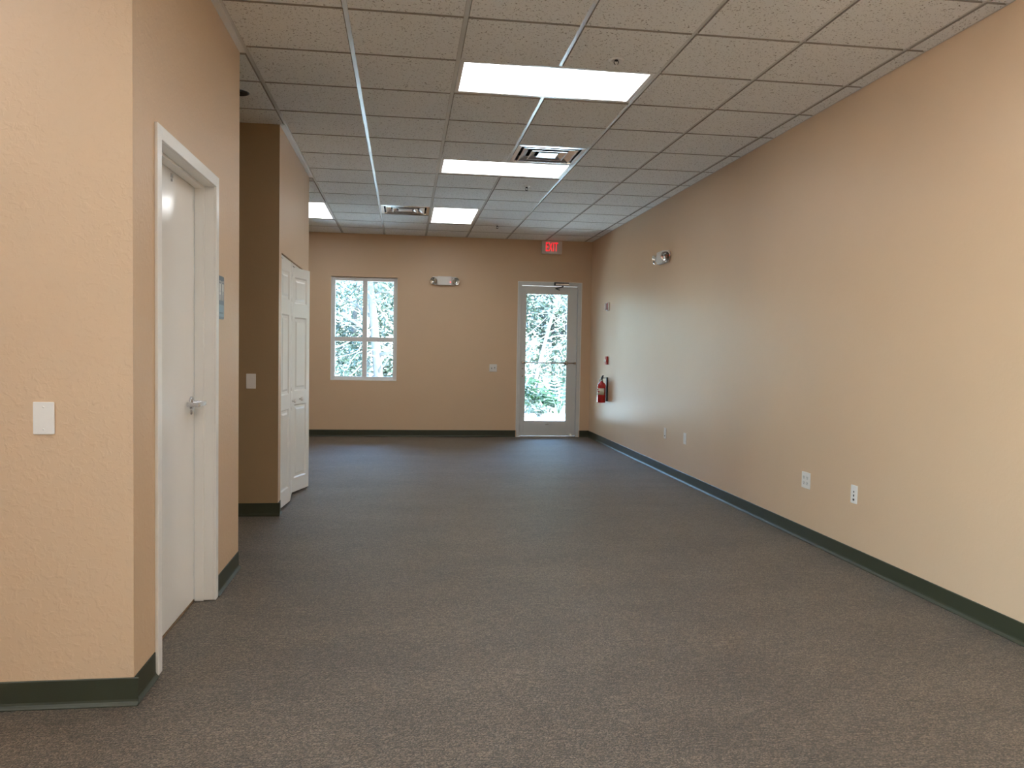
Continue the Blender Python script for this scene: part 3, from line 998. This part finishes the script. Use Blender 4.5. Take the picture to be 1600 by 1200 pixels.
for x in (-0.023, 0.023):
    for z in (-0.020, 0.020):
        m = MB()
        m.prism(rrect(0.033, 0.028, 0.010, x, z), 'y', -0.0078, -0.0058)
        o = m.build('receptacle', M_PLATE2, t)
        s = MB()
        s.box(x - 0.008, x - 0.0058, -0.0082, -0.0074, z - 0.002, z + 0.007)
        s.box(x + 0.0058, x + 0.008, -0.0082, -0.0074, z - 0.002, z + 0.007)
        s.box(x - 0.0025, x + 0.0025, -0.0082, -0.0074, z - 0.010, z - 0.005)
        s.build('slot', M_DARK, o)

# ------------------------------------------------------------------ fire alarm devices
t = thing('fire_alarm_strobe', 'small white strobe with a red stripe, high on the right wall near the far corner', 'fire alarm', (XR, 11.0, 1.976), RW)
MB().prism(rrect(0.100, 0.118, 0.008), 'y', -0.024, -0.0005).build('housing', M_PLATE, t, 0.003)
MB().prism([(-0.045, -0.045), (-0.012, -0.045), (-0.012, 0.045), (-0.045, 0.045)], 'y', -0.050, -0.0245).build('strobe_lens', M_PLATE2, t, 0.008)
box(-0.006, 0.044, -0.0262, -0.0245, -0.050, 0.050).build('red_stripe', M_REDPL, t)
t = thing('fire_alarm_pull', 'small red pull station on the right wall above the fire extinguisher', 'fire alarm', (XR, 11.0, 1.212), RW)
MB().prism(rrect(0.085, 0.118, 0.006), 'y', -0.026, -0.0005).build('housing', M_REDPL, t, 0.003)
MB().prism([(-0.030, -0.020), (0.030, -0.020), (0.030, 0.012), (-0.030, 0.012)], 'y', -0.044, -0.0265).build('pull_handle', M_PLATE, t, 0.004)

# ------------------------------------------------------------------ fire extinguisher
EY = 10.955
t = thing('fire_extinguisher', 'red fire extinguisher hung on the right wall by the glass door', 'fire extinguisher', (XR - 0.088, EY, 0.614), RW)
MB().lathe([(0.040, 0.0), (0.056, 0.002), (0.060, 0.010), (0.060, 0.235), (0.056, 0.255), (0.044, 0.275), (0.026, 0.288), (0.020, 0.294), (0.020, 0.302)], 32).build('cylinder', M_RED, t)
lb = MB()
n = 20
vs, fs = [], []
for k in range(n + 1):
    a = math.radians(-205 + 230 * k / n)
    for z in (0.112, 0.205):
        vs.append((0.0606 * math.cos(a), 0.0606 * math.sin(a), z))
for k in range(n):
    fs.append((2 * k, 2 * k + 2, 2 * k + 3, 2 * k + 1))
lb.add(vs, fs, True)
lo = lb.build('label', M_LABEL, t)
sd = lo.modifiers.new('thickness', 'SOLIDIFY')
sd.thickness = 0.0008
sd.offset = 1
lr = MB()
for z0, z1, a0, a1 in ((0.176, 0.196, -150, -60), (0.150, 0.164, -140, -40), (0.124, 0.138, -165, -110)):
    vs, fs = [], []
    for k in range(9):
        a = math.radians(a0 + (a1 - a0) * k / 8)
        for z in (z0, z1):
            vs.append((0.0618 * math.cos(a), 0.0618 * math.sin(a), z))
    for k in range(8):
        fs.append((2 * k, 2 * k + 2, 2 * k + 3, 2 * k + 1))
    lr.add(vs, fs, True)
lr.build('printing', M_REDPL, lo)
vl = MB().lathe([(0.019, 0.302), (0.019, 0.318), (0.013, 0.322), (0.013, 0.338)], 16)
vl.tube([(0, 0, 0.328), (-0.036, -0.012, 0.328)], 0.008, 8)
vl.build('valve', M_STEEL, t)
MB().lathe([(0.016, 0.0), (0.016, 0.010), (0.012, 0.013)], 16, Matrix.Translation((0.0, -0.013, 0.329)) @ Matrix.Rotation(PI / 2, 4, 'X')).build('pressure_gauge', M_PLATE, t)
hn = MB()
hn.prism([(-0.012, 0.338), (0.020, 0.338), (0.092, 0.352), (0.094, 0.358), (0.016, 0.347), (-0.012, 0.347)], 'y', -0.010, 0.010)
hn.build('carry_handle', M_BLACK, t)
hn = MB()
hn.prism([(-0.012, 0.349), (0.012, 0.350), (0.076, 0.382), (0.074, 0.389), (0.010, 0.362), (-0.012, 0.358)], 'y', -0.010, 0.010)
hn.build('squeeze_lever', M_BLACK, t)
MB().tube([(-0.034, -0.011, 0.328), (-0.066, -0.012, 0.318), (-0.074, -0.010, 0.26), (-0.070, -0.008, 0.16), (-0.070, -0.008, 0.10)], 0.0075, 8).build('hose', M_BLACK, t)
br = MB()
br.box(-0.020, 0.020, 0.066, 0.0875, 0.02, 0.36)
br.box(-0.012, 0.012, 0.020, 0.0875, 0.345, 0.351)
br.build('wall_bracket', M_BLACK, t)

# ------------------------------------------------------------------ unseen windows added for daylight on the near walls
def added_window(k, at, hw, hh, rz):
    w = thing('window_%d' % k, 'wide window out of view to the left, added to let daylight onto the near walls', 'window', at, rz, kind='structure')
    m = MB()
    m.box(-hw + 0.001, -hw + 0.05, -0.04, 0.04, 0.001, hh - 0.001)
    m.box(hw - 0.05, hw - 0.001, -0.04, 0.04, 0.001, hh - 0.001)
    m.box(-hw + 0.05, hw - 0.05, -0.04, 0.04, 0.001, 0.05)
    m.box(-hw + 0.05, hw - 0.05, -0.04, 0.04, hh - 0.05, hh - 0.001)
    m.build('window_frame', M_ALU, w)
    box(-hw + 0.05, hw - 0.05, -0.004, 0.004, 0.05, hh - 0.05).build('pane', M_GLASS2, w)
for k, (a, b, za, zb) in enumerate(SWIN):
    added_window(2 + k, (XNL - 0.07, (a + b) / 2, za), (b - a) / 2, zb - za, LW)

# ------------------------------------------------------------------ outdoors
g = MB().box(-30, 34, YF + 0.2, 17.6, -0.25, -0.06)
tag(g.build('pavement', M_PAVE), 'bright pale pavement outside the glass door', 'ground', kind='structure')
g = MB().box(-30, 34, 17.6, 60, -0.27, -0.07)
tag(g.build('ground', M_SOIL), 'shaded ground under the trees outside', 'ground', kind='structure')
g = MB().box(-40, XNL - 0.14, -40, YF + 0.2, -0.25, -0.06).box(XNL - 0.14, 34, -40, YB - 0.2, -0.25, -0.06)
tag(g.build('forecourt', M_FORE), 'pale paved forecourt beside and behind the camera', 'ground', kind='structure')

rng = np.random.default_rng(11)
def leaves(centers, spread, count, size, jitter=0.4, droop=0.0):
    """a cloud of folded leaf blades round cluster centres"""
    c = np.asarray(centers)
    idx = rng.integers(0, len(c), count)
    p = c[idx] + rng.normal(0, 1, (count, 3)) * np.asarray(spread)
    p[:, 2] = np.maximum(p[:, 2], 0.03)
    ax = rng.normal(0, 1, (count, 3))
    ax[:, 2] = ax[:, 2] * 0.6 - droop
    ax /= np.linalg.norm(ax, axis=1)[:, None]
    sd = np.cross(ax, rng.normal(0, 1, (count, 3)))
    sd /= np.linalg.norm(sd, axis=1)[:, None]
    nm = np.cross(ax, sd)
    L = size * (1 + jitter * rng.uniform(-1, 1, count))[:, None]
    w = L * 0.26
    q = np.stack([p, p + ax * L * 0.45 + sd * w + nm * w * 0.35, p + ax * L, p + ax * L * 0.45 - sd * w + nm * w * 0.35], 1)
    m = MB()
    m.v = [tuple(v) for v in q.reshape(-1, 3)]
    m.f = []
    for i in range(count):
        m.f += [(4 * i, 4 * i + 1, 4 * i + 2), (4 * i, 4 * i + 2, 4 * i + 3)]
    m.smooth = [False] * len(m.f)
    return m
def build_leaves(m, name, mat, parent):
    me = bpy.data.meshes.new(name)
    me.from_pydata(m.v, [], m.f)
    me.materials.append(mat)
    o = bpy.data.objects.new(name, me)
    COL.objects.link(o)
    o.parent = parent
    return o
def tree(label, x, y, height, lean, rad, n_leaf, leaf, bark, crown_r, group='trees outside', low=0.5, size=0.11):
    t = thing('leafy_tree', label, 'tree', (x, y, -0.07), 0, group)
    rnd = random.Random(int(x * 100 + y * 7))
    pts = []
    for k in range(9):
        s = k / 8
        pts.append((lean * s + 0.10 * math.sin(3.1 * s + x), 0.12 * math.sin(2.3 * s + y), height * s))
    MB().tube(pts, [rad * (1 - 0.65 * k / 8) for k in range(9)], 10).build('trunk', bark, t)
    cl = []
    for k in range(11):
        s = 0.16 + 0.80 * k / 10
        i = min(int(s * 8), 7)
        p = Vector(pts[i]).lerp(Vector(pts[i + 1]), s * 8 - i)
        a = rnd.uniform(0, 2 * PI)
        ln = crown_r * rnd.uniform(0.6, 1.15)
        q = [p]
        up = rnd.uniform(0.0, 0.8)
        for j in range(1, 5):
            q.append(p + Vector((math.cos(a) * ln * j / 4, math.sin(a) * ln * j / 4, up * ln * j / 4 - 0.12 * (j / 4) ** 2 + rnd.uniform(-.06, .06))))
        MB().tube(q, [rad * 0.42 * (1 - 0.2 * j) for j in range(5)], 6).build('branch', bark, t)
        cl += [tuple(v) for v in q[1:]]
        for j in range(2):
            e = q[rnd.randint(2, 4)]
            cl.append((e[0] + rnd.uniform(-.5, .5), e[1] + rnd.uniform(-.5, .5), e[2] + rnd.uniform(-.4, .4)))
    tw = MB()
    for k in range(26):
        p = Vector((lean * 0.4 + rnd.uniform(-1, 1) * crown_r, rnd.uniform(-0.9, 0.3) * crown_r, rnd.uniform(0.3, 3.2)))
        a, ln, up = rnd.uniform(0, 2 * PI), rnd.uniform(0.5, 1.5), rnd.uniform(-0.5, 0.9)
        bend = Vector((rnd.uniform(-.2, .2), rnd.uniform(-.2, .2), rnd.uniform(-.2, .2)))
        q = [p + Vector((math.cos(a) * ln * j / 5, math.sin(a) * ln * j / 5, up * ln * j / 5)) + bend * math.sin(PI * j / 5) for j in range(6)]
        tw.tube(q, [rnd.uniform(0.008, 0.016) * (1 - 0.12 * j) for j in range(6)], 5)
    tw.build('twigs', M_BARK2, t)['kind'] = 'stuff'
    cl = [c for c in cl if c[2] > low]
    build_leaves(leaves(cl, (0.30, 0.30, 0.26), n_leaf, size), 'foliage', leaf, t)
    return t
tree('leaning grey tree trunk outside the right-hand window panes', -0.46, 17.8, 5.2, -0.75, 0.12, 1800, M_LEAF2, M_BARK, 1.2, low=2.3)
tree('slim pale tree trunk outside beside the middle bar of the window', -0.92, 18.1, 5.0, 0.15, 0.06, 1800, M_LEAF2, M_BARK2, 1.1, low=2.0)
tree('leafy tree outside the left-hand window panes', -2.0, 19.0, 5.4, 0.3, 0.09, 4200, M_LEAF, M_BARK, 1.1)
tree('leafy tree outside at the top left of the glass door', 2.55, 18.7, 5.2, 0.3, 0.08, 4200, M_LEAF2, M_BARK2, 1.3)
tree('tree with a slanting pale limb outside the middle of the glass door', 2.75, 17.9, 4.2, 1.3, 0.05, 1600, M_LEAF2, M_BARK2, 1.1, low=2.0)
tree('leafy tree outside at the right edge of the glass door', 4.25, 19.4, 5.6, -0.4, 0.09, 4200, M_LEAF, M_BARK, 1.4)
# the uncountable thicket behind the nearer trees: one mass of stems and leaves
th = MB()
cl = []
rnd = random.Random(21)
for k in range(34):
    x, y = rnd.uniform(-6.5, 8.0), rnd.uniform(19.8, 23.0)
    hgt, ln = rnd.uniform(3.8, 6.0), rnd.uniform(-0.8, 0.8)
    q = [Vector((x + ln * j / 5, y + 0.1 * math.sin(j + x), -0.07 + hgt * j / 5)) for j in range(6)]
    th.tube(q, [0.07 * (1 - 0.15 * j) for j in range(6)], 7)
    for m_ in range(12):
        c = q[rnd.randint(0, 4)].lerp(q[5], rnd.uniform(0, 0.5))
        cl.append((c.x + rnd.uniform(-1.1, 1.1), c.y + rnd.uniform(-0.8, 0.8), max(0.2, c.z + rnd.uniform(-0.7, 0.7))))
lf = leaves(cl, (0.34, 0.34, 0.32), 46000, 0.13)
nb = len(th.v)
me = bpy.data.meshes.new('thicket')
nf = len(th.f)
me.from_pydata(th.v + lf.v, [], th.f + [tuple(i + nb for i in q) for q in lf.f])
me.materials.append(M_BARK)
me.materials.append(M_LEAF)
me.polygons.foreach_set('material_index', [0] * nf + [1] * len(lf.f))
thicket = bpy.data.objects.new('thicket', me)
COL.objects.link(thicket)
tag(thicket, 'dense thicket of leaves and stems outside, behind the nearer trees', 'thicket', kind='stuff')

def shrub(label, x, y, w, h, n, mat, size, group='shrubs outside'):
    t = thing('leafy_shrub', label, 'shrub', (x, y, -0.07), 0, group)
    st = MB()
    rnd = random.Random(int(x * 91 + y))
    cl = []
    for k in range(7):
        a = rnd.uniform(0, 2 * PI)
        r = w * rnd.uniform(0.15, 0.5)
        e = Vector((math.cos(a) * r, math.sin(a) * r, h * rnd.uniform(0.55, 1.0)))
        st.tube([(0.02 * math.cos(a), 0.02 * math.sin(a), 0.0), e * 0.5 + Vector((0, 0, 0.1 * h)), e], [0.014, 0.010, 0.005], 6)
        cl += [tuple(e), tuple(e * 0.6 + Vector((0, 0, 0.08)))]
    st.build('stems', M_BARK, t)
    build_leaves(leaves(cl, (w * 0.16, w * 0.16, h * 0.16), n, size), 'foliage', mat, t)
    return t
shrub('dark green bush outside at the bottom left of the glass door', 2.52, 17.5, 0.7, 0.75, 900, M_LEAF3, 0.11)
shrub('low green bush outside at the bottom right of the glass door', 3.25, 17.7, 0.8, 0.45, 900, M_LEAF3, 0.10)
shrub('small grey green plant standing on the pavement outside the glass door', 2.86, 16.6, 0.42, 0.22, 320, M_LEAF2, 0.09)
shrub('low bush outside below the left-hand window panes', -1.45, 17.8, 1.0, 1.3, 1500, M_LEAF, 0.11)
shrub('low bush outside below the right-hand window panes', -0.35, 18.1, 0.9, 1.2, 1300, M_LEAF2, 0.11)
# strappy palm-like plant
t = thing('palm_plant', 'green palm-like plant with arching fronds outside the right of the glass door', 'plant', (3.42, 17.35, -0.07))
rnd = random.Random(3)
for k in range(9):
    a = rnd.uniform(0, 2 * PI)
    ln, hh = rnd.uniform(0.45, 0.75), rnd.uniform(0.9, 1.35)
    m = MB()
    spine = []
    for j in range(8):
        s = j / 7
        spine.append(Vector((math.cos(a) * ln * s, math.sin(a) * ln * s, hh * (1.5 * s - 0.85 * s * s))))
    m.tube(spine, [0.010 * (1 - 0.8 * j / 7) for j in range(8)], 6)
    side = Vector((-math.sin(a), math.cos(a), 0))
    for j in range(2, 8):
        for sgn in (-1, 1):
            for q in (0.0, 0.5):
                p = spine[j].lerp(spine[j - 1], q)
                d = (spine[j] - spine[j - 1]).normalized()
                tip = p + side * sgn * 0.24 + d * 0.16 - Vector((0, 0, 0.10))
                wd = d * 0.014
                m.add([p - wd, p.lerp(tip, 0.5) - wd * 1.3, tip, p.lerp(tip, 0.5) + wd * 1.3, p + wd], [(0, 1, 3, 4), (1, 2, 3)])
    m.build('frond', M_LEAF3, t)
